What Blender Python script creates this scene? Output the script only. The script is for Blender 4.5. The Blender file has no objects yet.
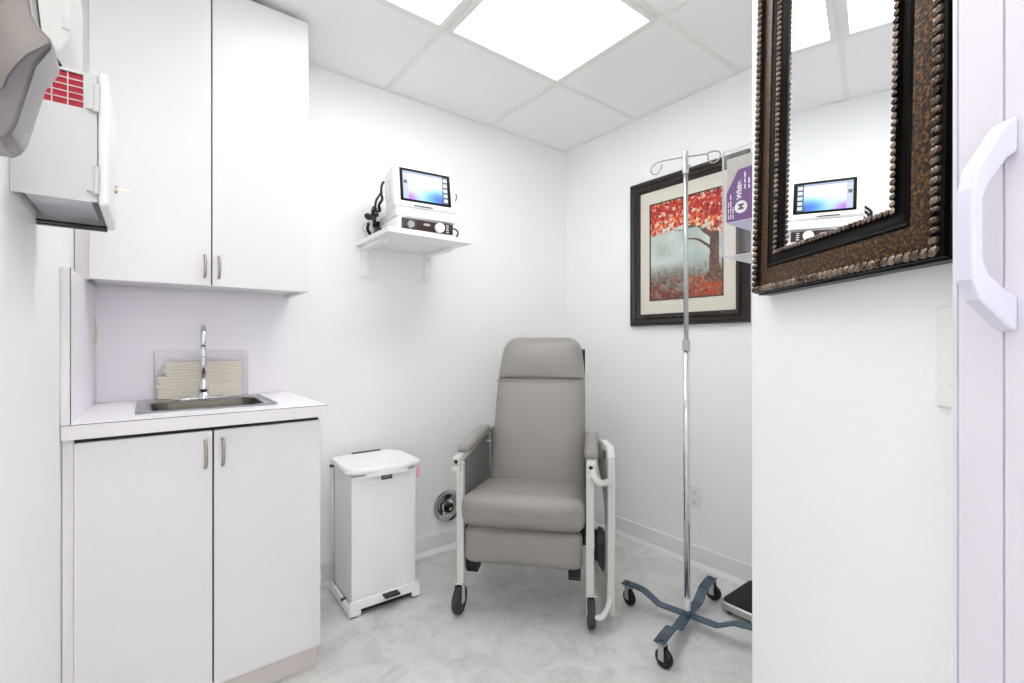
import bpy, bmesh, math, random
import numpy as np
from mathutils import Vector, Matrix
PI = math.pi
R = math.radians
random.seed(7)
S = bpy.context.scene
COL = S.collection

# ------------------------------------------------------------------ camera
cam_d = bpy.data.cameras.new('camera')
cam_d.sensor_width = 36
cam_d.lens = 36 * 466.47 / 1024
cam_d.shift_y = 0.9 / 1024
cam_d.clip_start = 0.02
cam = bpy.data.objects.new('camera', cam_d)
COL.objects.link(cam)
cam.location = (-2.268, -2.318, 1.1683)
cam.rotation_euler = (PI / 2, 0, -0.6616)
S.camera = cam
# the camera looks along (0.614, 0.789) in the room

# ------------------------------------------------------------------ world, exposure
w = bpy.data.worlds.new('world'); S.world = w; w.use_nodes = True
w.node_tree.nodes['Background'].inputs[0].default_value = (1, 1, 1, 1)
w.node_tree.nodes['Background'].inputs[1].default_value = 0.3
S.view_settings.view_transform = 'Standard'
S.view_settings.look = 'None'
S.view_settings.exposure = 0.70
S.view_settings.gamma = 1
S.view_settings.use_curve_mapping = False
LIGHT_E = 4.5        # strength of the ceiling troffers
CORRIDOR_FILL_E = 24.0  # strength of the added fill panel behind the camera
ENTRY_FILL_E = 3.8  # strength of the added fill panel over the camera
S.cycles.max_bounces = 14
S.cycles.diffuse_bounces = 12

# ------------------------------------------------------------------ materials
def srgb(r, g, b):
    f = lambda c: (c / 255) / 12.92 if c / 255 <= .04045 else ((c / 255 + .055) / 1.055) ** 2.4
    return (f(r), f(g), f(b), 1)

def mat(name, col, rough=.5, metal=0., noise=0., nscale=8., bump=0., bscale=60., spec=.5, coat=0., trans=0., ior=1.45, alpha=1.):
    m = bpy.data.materials.new(name); m.use_nodes = True
    nt = m.node_tree; b = nt.nodes['Principled BSDF']
    b.inputs['Base Color'].default_value = col
    b.inputs['Roughness'].default_value = rough
    b.inputs['Metallic'].default_value = metal
    b.inputs['Specular IOR Level'].default_value = spec
    b.inputs['Coat Weight'].default_value = coat
    b.inputs['Transmission Weight'].default_value = trans
    b.inputs['IOR'].default_value = ior
    b.inputs['Alpha'].default_value = alpha
    tc = nt.nodes.new('ShaderNodeTexCoord')
    if noise:
        n = nt.nodes.new('ShaderNodeTexNoise'); n.inputs['Scale'].default_value = nscale; n.inputs['Detail'].default_value = 5
        nt.links.new(tc.outputs['Object'], n.inputs['Vector'])
        mx = nt.nodes.new('ShaderNodeMix'); mx.data_type = 'RGBA'
        mx.inputs[6].default_value = tuple(c * (1 - noise) for c in col[:3]) + (1,)
        mx.inputs[7].default_value = tuple(min(1, c * (1 + noise)) for c in col[:3]) + (1,)
        nt.links.new(n.outputs['Fac'], mx.inputs[0]); nt.links.new(mx.outputs[2], b.inputs['Base Color'])
    if bump:
        n = nt.nodes.new('ShaderNodeTexNoise'); n.inputs['Scale'].default_value = bscale; n.inputs['Detail'].default_value = 3
        nt.links.new(tc.outputs['Object'], n.inputs['Vector'])
        bp = nt.nodes.new('ShaderNodeBump'); bp.inputs['Strength'].default_value = bump; bp.inputs['Distance'].default_value = .002
        nt.links.new(n.outputs['Fac'], bp.inputs['Height']); nt.links.new(bp.outputs[0], b.inputs['Normal'])
    return m

def emit(name, col, e):
    m = bpy.data.materials.new(name); m.use_nodes = True
    nt = m.node_tree; b = nt.nodes['Principled BSDF']
    b.inputs['Base Color'].default_value = col
    b.inputs['Emission Color'].default_value = col
    b.inputs['Emission Strength'].default_value = e
    return m

def ramp_mat(name, stops, scale, rough=.5, detail=6, metal=0., bump=0., distort=0., stretch=(1, 1, 1), coat=0.):
    m = bpy.data.materials.new(name); m.use_nodes = True
    nt = m.node_tree; b = nt.nodes['Principled BSDF']
    b.inputs['Roughness'].default_value = rough; b.inputs['Metallic'].default_value = metal
    b.inputs['Coat Weight'].default_value = coat
    tc = nt.nodes.new('ShaderNodeTexCoord'); mp = nt.nodes.new('ShaderNodeMapping'); mp.inputs['Scale'].default_value = stretch
    n = nt.nodes.new('ShaderNodeTexNoise'); n.inputs['Scale'].default_value = scale; n.inputs['Detail'].default_value = detail
    n.inputs['Distortion'].default_value = distort
    nt.links.new(tc.outputs['Object'], mp.inputs[0]); nt.links.new(mp.outputs[0], n.inputs['Vector'])
    cr = nt.nodes.new('ShaderNodeValToRGB'); el = cr.color_ramp.elements
    while len(el) > 1: el.remove(el[-1])
    el[0].position = stops[0][0]; el[0].color = stops[0][1]
    for p, c in stops[1:]:
        e = el.new(p); e.color = c
    nt.links.new(n.outputs['Fac'], cr.inputs[0]); nt.links.new(cr.outputs[0], b.inputs['Base Color'])
    if bump:
        bp = nt.nodes.new('ShaderNodeBump'); bp.inputs['Strength'].default_value = bump; bp.inputs['Distance'].default_value = .002
        nt.links.new(n.outputs['Fac'], bp.inputs['Height']); nt.links.new(bp.outputs[0], b.inputs['Normal'])
    return m

def attr_mat(name, rough=.5, emission=0.):
    m = bpy.data.materials.new(name); m.use_nodes = True
    nt = m.node_tree; b = nt.nodes['Principled BSDF']
    b.inputs['Roughness'].default_value = rough
    a = nt.nodes.new('ShaderNodeAttribute'); a.attribute_name = 'Col'
    if emission:
        b.inputs['Base Color'].default_value = (.02, .02, .02, 1)
        nt.links.new(a.outputs['Color'], b.inputs['Emission Color']); b.inputs['Emission Strength'].default_value = emission
    else:
        nt.links.new(a.outputs['Color'], b.inputs['Base Color'])
    return m

M = {}
M['wall'] = mat('wall_paint', srgb(243, 244, 244), .55, bump=.12, bscale=180)
M['ceil'] = mat('ceiling_tile', srgb(245, 245, 244), .9, noise=.03, nscale=220, bump=.5, bscale=260)
M['grid'] = mat('ceiling_grid', srgb(236, 236, 232), .6)
M['base'] = mat('vinyl_base', srgb(226, 228, 228), .35)
M['lam'] = mat('white_laminate', srgb(227, 224, 227), .32)
M['lam_edge'] = mat('laminate_edge', srgb(232, 228, 228), .4)
M['splash'] = mat('lavender_laminate', srgb(244, 240, 247), .3)
M['seam'] = mat('dark_seam', srgb(70, 58, 60), .6)
M['gap'] = mat('cabinet_gap_shade', srgb(60, 56, 58), .8)  # painted shade for the gaps around the cabinet doors
M['counter'] = mat('white_counter', srgb(248, 246, 250), .22)
M['toe'] = mat('toe_kick', srgb(214, 206, 202), .5)
M['nickel'] = mat('brushed_nickel', srgb(176, 168, 158), .32, 1.)
M['chrome'] = mat('chrome', srgb(225, 225, 228), .08, 1.)
M['steel'] = mat('sink_steel', srgb(176, 176, 182), .28, 1., bump=.1, bscale=300)
M['steel_shaded'] = mat('sink_bowl_shaded_steel', srgb(92, 88, 80), .35, 1.)  # sink steel darkened, shade inside the bowl put into the colour
M['alu'] = mat('aluminium', srgb(200, 201, 203), .3, 1.)
M['vinyl'] = mat('grey_vinyl', srgb(146, 141, 136), .38, noise=.02, nscale=5, bump=.25, bscale=420, spec=.5)
M['vinyl_in'] = mat('grey_vinyl_side', srgb(132, 131, 129), .55, bump=.2, bscale=420)
M['ivory'] = mat('ivory_paint', srgb(208, 209, 203), .4)
M['black'] = mat('black_plastic', srgb(22, 22, 24), .45)
M['rubber'] = mat('grey_rubber', srgb(62, 62, 64), .7)
M['white'] = mat('white_enamel', srgb(243, 244, 245), .3)
M['whitep'] = mat('white_plastic', srgb(236, 236, 234), .35)
M['greyp'] = mat('pale_grey_enamel', srgb(206, 208, 206), .4)
M['red'] = mat('red_liner', srgb(190, 26, 52), .4)
M['blue'] = ramp_mat('blue_steel_paint', [(.35, srgb(48, 68, 82)), (.65, srgb(66, 88, 104))], 14, .35, bump=.05)
M['purple'] = mat('purple_card', srgb(98, 26, 122), .45)
M['lilac'] = mat('lilac_card', srgb(206, 200, 230), .45)
M['cardgrey'] = mat('grey_card', srgb(190, 188, 178), .6)
M['textw'] = mat('white_print', srgb(245, 240, 245), .5)
M['textd'] = mat('dark_print', srgb(40, 60, 60), .5)
M['textg'] = mat('grey_print', srgb(110, 70, 120), .5)
M['towel'] = mat('cream_paper', srgb(238, 232, 214), .9, noise=.04, nscale=40, bump=.3, bscale=90)
M['towel_edge'] = mat('cream_paper_shade', srgb(214, 206, 188), .9)
M['beige'] = mat('beige_plastic', srgb(228, 222, 208), .4)
M['door'] = mat('pale_door_vinyl', srgb(228, 222, 231), .42)
M['handle'] = mat('pale_handle_plastic', srgb(222, 220, 234), .35)
M['pink'] = mat('pink_tag', srgb(238, 176, 178), .5)
M['rod'] = mat('dark_lever', srgb(90, 92, 94), .4, .6)
M['matte'] = mat('cream_mat_board', srgb(214, 210, 198), .9)
M['scale_top'] = mat('black_mat', srgb(24, 25, 32), .8, bump=.3, bscale=200)
M['bronze'] = ramp_mat('mottled_bronze', [(.38, srgb(10, 7, 4)), (.47, srgb(44, 28, 10)), (.57, srgb(92, 58, 18)), (.68, srgb(146, 94, 26)), (.82, srgb(52, 36, 16))], 210, .5, detail=9, metal=.3, coat=.0)
M['espresso'] = ramp_mat('espresso_wood', [(.3, srgb(16, 10, 9)), (.6, srgb(34, 22, 19)), (.8, srgb(56, 38, 33))], 40, .42, stretch=(1, 1, 1))
M['bead'] = ramp_mat('dark_silver_bead', [(.3, srgb(44, 34, 28)), (.7, srgb(160, 142, 126))], 60, .2, metal=.9)
M['bead_dark'] = ramp_mat('carved_dark_bead', [(.35, srgb(30, 20, 16)), (.7, srgb(104, 84, 72))], 60, .35, metal=.4)
M['gloss_black'] = mat('gloss_black_paint', srgb(7, 5, 5), .28, spec=.12)
M['mirror'] = mat('mirror_glass', (.95, .96, .97, 1), .0, 1.)
M['smoke'] = ramp_mat('smoke_grey_plastic', [(.3, srgb(104, 96, 92)), (.5, srgb(138, 130, 126)), (.72, srgb(176, 168, 164))], 6, .3, detail=2, metal=.3, distort=.6)
M['smoke_dark'] = ramp_mat('smoke_dark_plastic', [(.35, srgb(78, 74, 80)), (.7, srgb(140, 134, 132))], 9, .15, detail=2, metal=.3)
M['light'] = emit('troffer_diffuser', (1, 1, 1, 1), LIGHT_E)
M['entry_fill'] = emit('entry_fill_diffuser', (1, 1, 1, 1), ENTRY_FILL_E)
M['corridor_fill'] = emit('corridor_fill_diffuser', (1, 1, 1, 1), CORRIDOR_FILL_E)
M['vclear'] = mat('clear_acrylic', (.97, .96, 1., 1), .04, trans=1., ior=1.2)
# clear acrylic with a plain see-through share
def clear(name, tint, a, rough=.1):
    m = bpy.data.materials.new(name); m.use_nodes = True
    nt = m.node_tree; b = nt.nodes['Principled BSDF']
    b.inputs['Base Color'].default_value = tint; b.inputs['Roughness'].default_value = rough
    b.inputs['Alpha'].default_value = a
    return m
M['acr'] = clear('thin_acrylic', srgb(236, 234, 244), .06)
M['acr_edge'] = clear('acrylic_edge', srgb(236, 234, 242), .5)

def floor_mat():
    m = bpy.data.materials.new('mottled_vinyl_floor'); m.use_nodes = True
    nt = m.node_tree; b = nt.nodes['Principled BSDF']
    b.inputs['Roughness'].default_value = .42
    tc = nt.nodes.new('ShaderNodeTexCoord')
    n1 = nt.nodes.new('ShaderNodeTexNoise'); n1.inputs['Scale'].default_value = 7.; n1.inputs['Detail'].default_value = 9; n1.inputs['Distortion'].default_value = .9; n1.inputs['Roughness'].default_value = .62
    n2 = nt.nodes.new('ShaderNodeTexNoise'); n2.inputs['Scale'].default_value = 45.; n2.inputs['Detail'].default_value = 5; n2.inputs['Distortion'].default_value = .8
    for n in (n1, n2): nt.links.new(tc.outputs['Object'], n.inputs['Vector'])
    ad = nt.nodes.new('ShaderNodeMath'); ad.operation = 'MULTIPLY_ADD'; ad.inputs[1].default_value = .35
    nt.links.new(n2.outputs['Fac'], ad.inputs[0]); nt.links.new(n1.outputs['Fac'], ad.inputs[2])
    cr = nt.nodes.new('ShaderNodeValToRGB'); el = cr.color_ramp.elements
    el[0].position = .48; el[0].color = srgb(190, 189, 187)
    el[1].position = .86; el[1].color = srgb(218, 218, 216)
    e = el.new(.66); e.color = srgb(206, 205, 203)
    nt.links.new(ad.outputs[0], cr.inputs[0]); nt.links.new(cr.outputs[0], b.inputs['Base Color'])
    return m
M['floor'] = floor_mat()

# ------------------------------------------------------------------ mesh helpers
class MB:
    def __init__(s): s.bm = bmesh.new()
    def box(s, x0, x1, y0, y1, z0, z1, rot=None):
        v = [s.bm.verts.new((x, y, z)) for x in (x0, x1) for y in (y0, y1) for z in (z0, z1)]
        for f in ((0, 1, 3, 2), (4, 6, 7, 5), (0, 4, 5, 1), (2, 3, 7, 6), (0, 2, 6, 4), (1, 5, 7, 3)):
            s.bm.faces.new([v[i] for i in f])
        if rot is not None:
            c = Vector(((x0 + x1) / 2, (y0 + y1) / 2, (z0 + z1) / 2))
            for q in v: q.co = rot @ (q.co - c) + c
        return s
    def obox(s, c, size, rot):
        x, y, z = [k / 2 for k in size]
        n = len(s.bm.verts)
        s.box(c[0] - x, c[0] + x, c[1] - y, c[1] + y, c[2] - z, c[2] + z, rot)
        return s
    def prism(s, poly, a0, a1, axis='y'):
        # poly in the plane perpendicular to axis: y -> (x,z), x -> (y,z), z -> (x,y)
        def P(p, a):
            return {'y': (p[0], a, p[1]), 'x': (a, p[0], p[1]), 'z': (p[0], p[1], a)}[axis]
        A = [s.bm.verts.new(P(p, a0)) for p in poly]; B = [s.bm.verts.new(P(p, a1)) for p in poly]
        s.bm.faces.new(A); s.bm.faces.new(B[::-1])
        n = len(poly)
        for i in range(n):
            s.bm.faces.new((A[i], B[i], B[(i + 1) % n], A[(i + 1) % n]))
        return s
    def loft(s, rings, cap=True, close=True):
        V = [[s.bm.verts.new(p) for p in r] for r in rings]
        n = len(V[0])
        for a, b in zip(V, V[1:]):
            for i in range(n if close else n - 1):
                s.bm.faces.new((a[i], a[(i + 1) % n], b[(i + 1) % n], b[i]))
        if cap:
            s.bm.faces.new(V[0][::-1]); s.bm.faces.new(V[-1])
        return s
    def cyl(s, p0, p1, r, r2=None, seg=20):
        return s.tube([p0, p1], r, r2, seg)
    def tube(s, pts, r, r2=None, seg=12):
        pts = [Vector(p) for p in pts]; n = len(pts); rings = []
        up = None
        for i, p in enumerate(pts):
            t = (pts[min(i + 1, n - 1)] - pts[max(i - 1, 0)]).normalized()
            if up is None:
                up = Vector((0, 0, 1)) if abs(t.z) < .9 else Vector((1, 0, 0))
            a = (up - t * up.dot(t)).normalized(); b = t.cross(a); up = a
            rr = r if r2 is None else r + (r2 - r) * i / (n - 1)
            rings.append([p + a * math.cos(2 * PI * k / seg) * rr + b * math.sin(2 * PI * k / seg) * rr for k in range(seg)])
        return s.loft(rings)
    def lathe(s, prof, c=(0, 0, 0), axis='z', seg=32):
        # prof: (radius, height) pairs
        rings = []
        for r, h in prof:
            r = max(r, 1e-5); ring = []
            for k in range(seg):
                a = 2 * PI * k / seg; u, v = r * math.cos(a), r * math.sin(a)
                p = {'z': (u, v, h), 'y': (u, h, v), 'x': (h, u, v)}[axis]
                ring.append((p[0] + c[0], p[1] + c[1], p[2] + c[2]))
            rings.append(ring)
        return s.loft(rings)
    def ell(s, c, r, rot=None, seg=10, rin=6):
        mt = Matrix.Translation(c) @ ((rot.to_4x4()) if rot is not None else Matrix()) @ Matrix.Diagonal((*r, 1))
        bmesh.ops.create_uvsphere(s.bm, u_segments=seg, v_segments=rin, radius=1, matrix=mt)
        return s
    def rbox(s, cx, cy, cz, sx, sy, sz, r, puff=(0, 0, 0), n=10, warp=None):
        # rounded, slightly stuffed box; warp(x,y,z)->(x,y,z) bends it afterwards
        b2 = bmesh.new(); bmesh.ops.create_cube(b2, size=2)
        bmesh.ops.subdivide_edges(b2, edges=b2.edges[:], cuts=n, use_grid_fill=True)
        mp = {}
        h = (sx / 2, sy / 2, sz / 2)
        for v in b2.verts:
            u = [math.copysign(abs(k) ** .8, k) for k in v.co]
            p = [u[i] * h[i] for i in range(3)]
            q = [max(-(h[i] - r), min(h[i] - r, p[i])) for i in range(3)]
            d = Vector([p[i] - q[i] for i in range(3)])
            if d.length > 1e-9:
                # keep face centres on the face: project onto the rounded shell
                d = d.normalized() * min(r, d.length if sum(abs(p[i]) > h[i] - r for i in range(3)) == 1 else r)
            o = [q[i] + d[i] for i in range(3)]
            k = [1 - min(1, abs(u[i])) ** 2 for i in range(3)]
            o[0] += math.copysign(puff[0], u[0]) * k[1] * k[2] * abs(u[0])
            o[1] += math.copysign(puff[1], u[1]) * k[0] * k[2] * abs(u[1])
            o[2] += math.copysign(puff[2], u[2]) * k[0] * k[1] * abs(u[2])
            o = (o[0] + cx, o[1] + cy, o[2] + cz)
            if warp: o = warp(*o)
            mp[v] = s.bm.verts.new(o)
        for f in b2.faces: s.bm.faces.new([mp[v] for v in f.verts])
        b2.free(); return s
    def build(s, name, m, parent=None, smooth=False, bevel=0., seg=2, loc=None, rz=None):
        bmesh.ops.recalc_face_normals(s.bm, faces=s.bm.faces[:])
        me = bpy.data.meshes.new(name); s.bm.to_mesh(me); s.bm.free()
        ms = m if isinstance(m, (list, tuple)) else [m]
        for k in ms: me.materials.append(k)
        o = bpy.data.objects.new(name, me); COL.objects.link(o)
        if parent: o.parent = parent
        if loc is not None: o.location = loc
        if rz is not None: o.rotation_euler = (0, 0, rz)
        if smooth:
            me.polygons.foreach_set('use_smooth', [True] * len(me.polygons))
            if smooth == 'auto':
                try: me.set_sharp_from_angle(angle=R(38))
                except Exception: pass
        if bevel:
            b = o.modifiers.new('bevel', 'BEVEL'); b.width = bevel; b.segments = seg; b.limit_method = 'ANGLE'; b.angle_limit = R(40)
        return o

def thing(name, label, cat, loc=(0, 0, 0), rz=0., group=None):
    o = bpy.data.objects.new(name, None); COL.objects.link(o); o.empty_display_size = .05
    o.location = loc; o.rotation_euler = (0, 0, rz)
    return tag(o, label, cat, group)
def tag(o, label, cat, group=None):
    o['label'] = label; o['category'] = cat
    if group: o['group'] = group
    return o
def struct(o, label=None):
    o['kind'] = 'structure'
    if label: o['label'] = label
    return o
def bez(pts, n=8):
    # Catmull-Rom through the points
    P = [Vector(p) for p in pts]; P = [P[0] * 2 - P[1]] + P + [P[-1] * 2 - P[-2]]; out = []
    for i in range(1, len(P) - 2):
        for k in range(n):
            t = k / n; a, b, c, d = P[i - 1], P[i], P[i + 1], P[i + 2]
            out.append(.5 * ((2 * b) + (c - a) * t + (2 * a - 5 * b + 4 * c - d) * t * t + (3 * b - a - 3 * c + d) * t ** 3))
    out.append(P[-2]); return out
def text(body, size, m, parent, loc, rot, name='printed_text', bold=0., align='LEFT'):
    cu = bpy.data.curves.new(name, 'FONT'); cu.body = body; cu.size = size; cu.extrude = .0003; cu.offset = bold; cu.align_x = align
    t = bpy.data.objects.new('tmp', cu); COL.objects.link(t)
    bpy.context.view_layer.update()
    me = bpy.data.meshes.new_from_object(t.evaluated_get(bpy.context.evaluated_depsgraph_get()))
    bpy.data.objects.remove(t)
    o = bpy.data.objects.new(name, me); COL.objects.link(o); me.materials.clear(); me.materials.append(m)
    o.parent = parent; o.location = loc; o.rotation_euler = rot
    return o
def colgrid(name, w, h, img, m, parent, loc):
    # a flat panel in the local xz plane, image rows from the top; one face per cell
    ny, nx = img.shape[:2]
    vs = [(-w / 2 + w * i / nx, 0, -h / 2 + h * j / ny) for j in range(ny + 1) for i in range(nx + 1)]
    fs = [(j * (nx + 1) + i, j * (nx + 1) + i + 1, (j + 1) * (nx + 1) + i + 1, (j + 1) * (nx + 1) + i) for j in range(ny) for i in range(nx)]
    me = bpy.data.meshes.new(name); me.from_pydata(vs, [], fs); me.update()
    at = me.color_attributes.new('Col', 'FLOAT_COLOR', 'CORNER')
    lin = np.where(img <= .04045, img / 12.92, ((img + .055) / 1.055) ** 2.4)
    flat = lin[::-1].reshape(-1, 3)
    buf = np.ones((len(fs), 4, 4), dtype=np.float32); buf[:, :, :3] = flat[:, None, :]
    at.data.foreach_set('color', buf.ravel())
    me.materials.append(m)
    o = bpy.data.objects.new(name, me); COL.objects.link(o); o.parent = parent; o.location = loc
    return o
def frame_sweep(b, w, h, prof):
    # mitred frame around a w x h opening-less rectangle centred at origin in xz; prof: (inset, forward) pairs; front is -y
    rings = []
    for sx, sz in ((-1, -1), (1, -1), (1, 1), (-1, 1)):
        rings.append([(sx * (w / 2 - i), -f, sz * (h / 2 - i)) for i, f in prof])
    V = [[b.bm.verts.new(p) for p in r] for r in rings]
    n = len(prof)
    for k in range(4):
        A, B = V[k], V[(k + 1) % 4]
        for i in range(n):
            b.bm.faces.new((A[i], A[(i + 1) % n], B[(i + 1) % n], B[i]))
    return b
def rope(b, w, h, inset, fwd, pitch, r, slant=.5):
    # a row of slanted beads around a rectangle
    for ax in (0, 1):
        L = (w if ax == 0 else h) - 2 * inset; n = max(2, int(L / pitch))
        for sgn in (-1, 1):
            for i in range(n + 1):
                t = -L / 2 + L * i / n
                if ax == 0:
                    c = (t, -fwd, sgn * (h / 2 - inset)); rot = Matrix.Rotation(slant, 3, 'Y'); rr = (pitch * .40, r, r * 1.3)
                else:
                    c = (sgn * (w / 2 - inset), -fwd, t); rot = Matrix.Rotation(-slant, 3, 'Y'); rr = (r * 1.3, r, pitch * .40)
                b.ell(c, rr, rot, 8, 5)
    return b

# ------------------------------------------------------------------ room shell
H = 2.479
XL = -2.455
YR = -4.3
struct(MB().box(XL - .1, .1, YR - .1, .1, -.08, 0).build('floor', M['floor']))
o = struct(MB().box(XL - .1, .1, YR - .1, .1, H + .004, H + .1).build('ceiling', M['ceil']))
AX = [0, -.636, -1.295, -1.954, -2.613]           # grid lines parallel to the picture wall
BY = [0, -.593, -1.203, -1.813, -2.423, -3.033, -3.643, -4.253]
g = MB()
for x in AX[1:4]: g.box(x - .012, x + .012, YR, 0, H - .001, H + .005)
for y in BY[1:]: g.box(XL, 0, y - .012, y + .012, H - .0005, H + .0045)
g.box(XL, 0, -.013, 0, H - .002, H + .004); g.box(-.013, 0, YR, 0, H - .0025, H + .0035); g.box(XL, XL + .013, YR, 0, H - .0025, H + .0035)
gr = g.build('ceiling_grid', M['grid'], o)
struct(MB().box(XL - .1, .1, 0, .1, -.02, H + .06).build('wall_back', M['wall']))
struct(MB().box(0, .1, YR, .1, -.02, H + .06).build('wall_right', M['wall']))
struct(MB().box(XL - .1, XL, YR, .1, -.02, H + .06).build('wall_left', M['wall']))
struct(MB().box(XL, 0, YR - .1, YR, -.02, H + .06).build('wall_rear', M['wall']))
# partition: alcove wall facing the chair, then the slanted entry wall that carries the mirror
EX, EY = -1.1917, -1.8196
DX, DY = -.60247, -.79814        # along the slanted wall, towards the entrance
NX, NY = -.79814, .60247         # out of it
L_ = 1.3
poly = [(0, EY), (EX, EY), (EX + DX * L_, EY + DY * L_), (EX + DX * L_ - NX * .14, EY + DY * L_ - NY * .14), (EX - NX * .20 + .04, EY - .14), (0, EY - .14)]
struct(MB().prism(poly, -.02, H + .06, 'z').build('wall_entry', M['wall']))

# vinyl cove base, with a small toe
def cove(p0, p1, nrm, name):
    p0 = Vector(p0); p1 = Vector(p1); n = Vector(nrm); b = MB(); rings = []
    prof = [(0, 0), (.026, 0), (.024, .005), (.014, .013), (.006, .022), (.005, .098), (.003, .103), (0, .105)]
    for p in (p0, p1): rings.append([(p.x + n.x * d, p.y + n.y * d, z) for d, z in prof])
    b.loft(rings)
    return struct(b.build(name, M['base'], smooth='auto'))
cove((-1.79, 0), (0, 0), (0, -1), 'baseboard_back')
cove((0, -.006), (0, EY), (-1, 0), 'baseboard_right')
cove((0, EY), (EX, EY), (0, 1), 'baseboard_front')
cove((XL, -.6), (XL, -3.9), (1, 0), 'baseboard_left')
cove((EX, EY), (EX + DX * L_, EY + DY * L_), (NX, NY), 'baseboard_entry')

# ------------------------------------------------------------------ ceiling lights
def troffer(xc, yc, wx, wy, label, m, grp):
    t = thing('ceiling_light', label, 'ceiling light', (xc, yc, H), 0, grp)
    b = MB(); i = .022
    for x0, x1, y0, y1 in ((-wx/2, wx/2, -wy/2, -wy/2 + i), (-wx/2, wx/2, wy/2 - i, wy/2), (-wx/2, -wx/2 + i, -wy/2 + i, wy/2 - i), (wx/2 - i, wx/2, -wy/2 + i, wy/2 - i)):
        b.box(x0, x1, y0, y1, -.010, .002)
    b.build('light_frame', M['grid'], t)
    MB().box(-wx/2 + i, wx/2 - i, -wy/2 + i, wy/2 - i, -.004, .001).build('diffuser', m, t)
    return t
troffer((AX[1] + AX[2]) / 2, (BY[1] + BY[2]) / 2, .659 - .024, .61 - .024, 'large square glowing ceiling light panel nearest the far corner', M['light'], 'glowing ceiling panels')
troffer((AX[2] + AX[3]) / 2, (BY[1] + BY[2]) / 2, .659 - .024, .61 - .024, 'glowing ceiling light panel cut by the top of the photo, nearer the wall cabinet', M['light'], 'glowing ceiling panels')
troffer(-2.205, (BY[3] + BY[4]) / 2, .48, .586, 'added square glowing fill panel above the entrance, unseen over the camera', M['entry_fill'], 'glowing ceiling panels')  # unseen panel, added to even out the brightness of the room
troffer(-1.9, -3.65, .6, .6, 'added square glowing fill panel in the corridor, unseen behind the camera', M['corridor_fill'], 'glowing ceiling panels')  # added out of view as fill light from behind the camera

# ------------------------------------------------------------------ base cabinet, counter, backsplash
cx0, cx1 = XL + .002, -1.783
bc = thing('base_cabinet', 'white laminate base cabinet with two doors under the sink', 'cabinet', ((cx0 + cx1) / 2, -.29, 0))
def L(o_): return Vector(o_.location)
ox, oy = L(bc).x, L(bc).y
b = MB()
b.box(cx0 - ox, cx1 - ox, -.56 - oy, -.004 - oy, .085, .640)
b.box(cx0 - ox, cx1 - ox, -.56 - oy, -.50 - oy, .640, .898)
b.box(cx0 - ox, cx0 + .02 - ox, -.50 - oy, -.004 - oy, .640, .898); b.box(cx1 - .02 - ox, cx1 - ox, -.50 - oy, -.004 - oy, .640, .898)
b.build('carcass', M['lam'], bc)
MB().box(cx0 - ox, cx1 - .004 - ox, -.549 - oy, -.02 - oy, 0, .085).build('toe_kick', M['toe'], bc)
MB().box(cx0 - ox, -2.4305 - ox, -.572 - oy, -.56 - oy, .085, .900).build('filler_strip', M['lam_edge'], bc)
MB().box(-2.43 - ox, cx1 - .004 - ox, -.563 - oy, -.5595 - oy, .09, .8985).build('shadow_gap', M['gap'], bc)  # dark sheet over the white carcass, shade between the doors as colour
def bow_handle(parent, x, y, z0, z1, out=.028):
    pts = [(x, y, z0), (x, y - out * .75, z0 + .008), (x, y - out, z0 + .025), (x, y - out, z1 - .025), (x, y - out * .75, z1 - .008), (x, y, z1)]
    return MB().tube(bez(pts, 5), .0048, seg=8).build('handle', M['nickel'], parent, smooth=True)
for x0, x1, hx in ((-2.429, -2.1105, -2.129), (-2.1055, cx1 - .001, -2.083)):
    d = MB().box(x0 - ox, x1 - ox, -.582 - oy, -.564 - oy, .088, .891).build('cabinet_door', M['lam'], bc, bevel=.001)
    bow_handle(d, hx - ox, -.582 - oy, .778, .862)

ct = thing('countertop', 'white laminate countertop with dark edge line above the base cabinet', 'countertop', ((XL - 1.762) / 2, -.3, .905))
ox2, oy2, oz2 = L(ct)
k0, k1 = XL + .002, -1.762
sx0, sx1, sy0, sy1 = -2.262, -1.925, -.445, -.175     # sink cut-out
b = MB()
for x0, x1, y0, y1 in ((k0, sx0, -.598, -.002), (sx1, k1, -.598, -.002), (sx0, sx1, -.598, sy0), (sx0, sx1, sy1, -.002)):
    b.box(x0 - ox2, x1 - ox2, y0 - oy2, y1 - oy2, 0, .04)
b.build('slab', M['counter'], ct)
MB().box(k0 - ox2, k1 - ox2, -.5995 - oy2, -.5975 - oy2, .0, .0385).build('front_edge', M['lam_edge'], ct)
MB().box(k0 - ox2, k1 - ox2, -.5993 - oy2, -.5972 - oy2, .0387, .0402).build('edge_line', M['seam'], ct)

bs = MB().box(-2.4215, -1.769, -.008, -.001, .946, 1.371).build('backsplash', M['splash'])
tag(bs, 'pale lavender laminate backsplash panel behind the sink', 'backsplash')
ss = thing('side_splash', 'tall white laminate side panel standing on the countertop left end', 'side panel', (-2.444, -.3, .9455))
MB().prism([(-.010, -.297), (.010, -.297), (.022, .291), (-.010, .291)], 0, .424, 'z').build('panel', M['splash'], ss)
MB().box(-.010, .009, -.2995, -.2971, 0, .424).build('front_edging', M['lam_edge'], ss)
MB().box(.0088, .0106, -.2997, -.2970, 0, .424).build('edge_line', M['seam'], ss)

sp = thing('wall_outlet', 'beige outlet plate on the side panel in the corner beside the sink', 'outlet', (-2.4255, -.06, 1.14), PI / 2)
MB().box(-.018, .018, -.005, 0, 0, .115).build('plate', M['beige'], sp, bevel=.0015)
MB().box(-.009, .009, -.009, -.005, .025, .09).build('socket_face', M['beige'], sp, bevel=.001)

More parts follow.
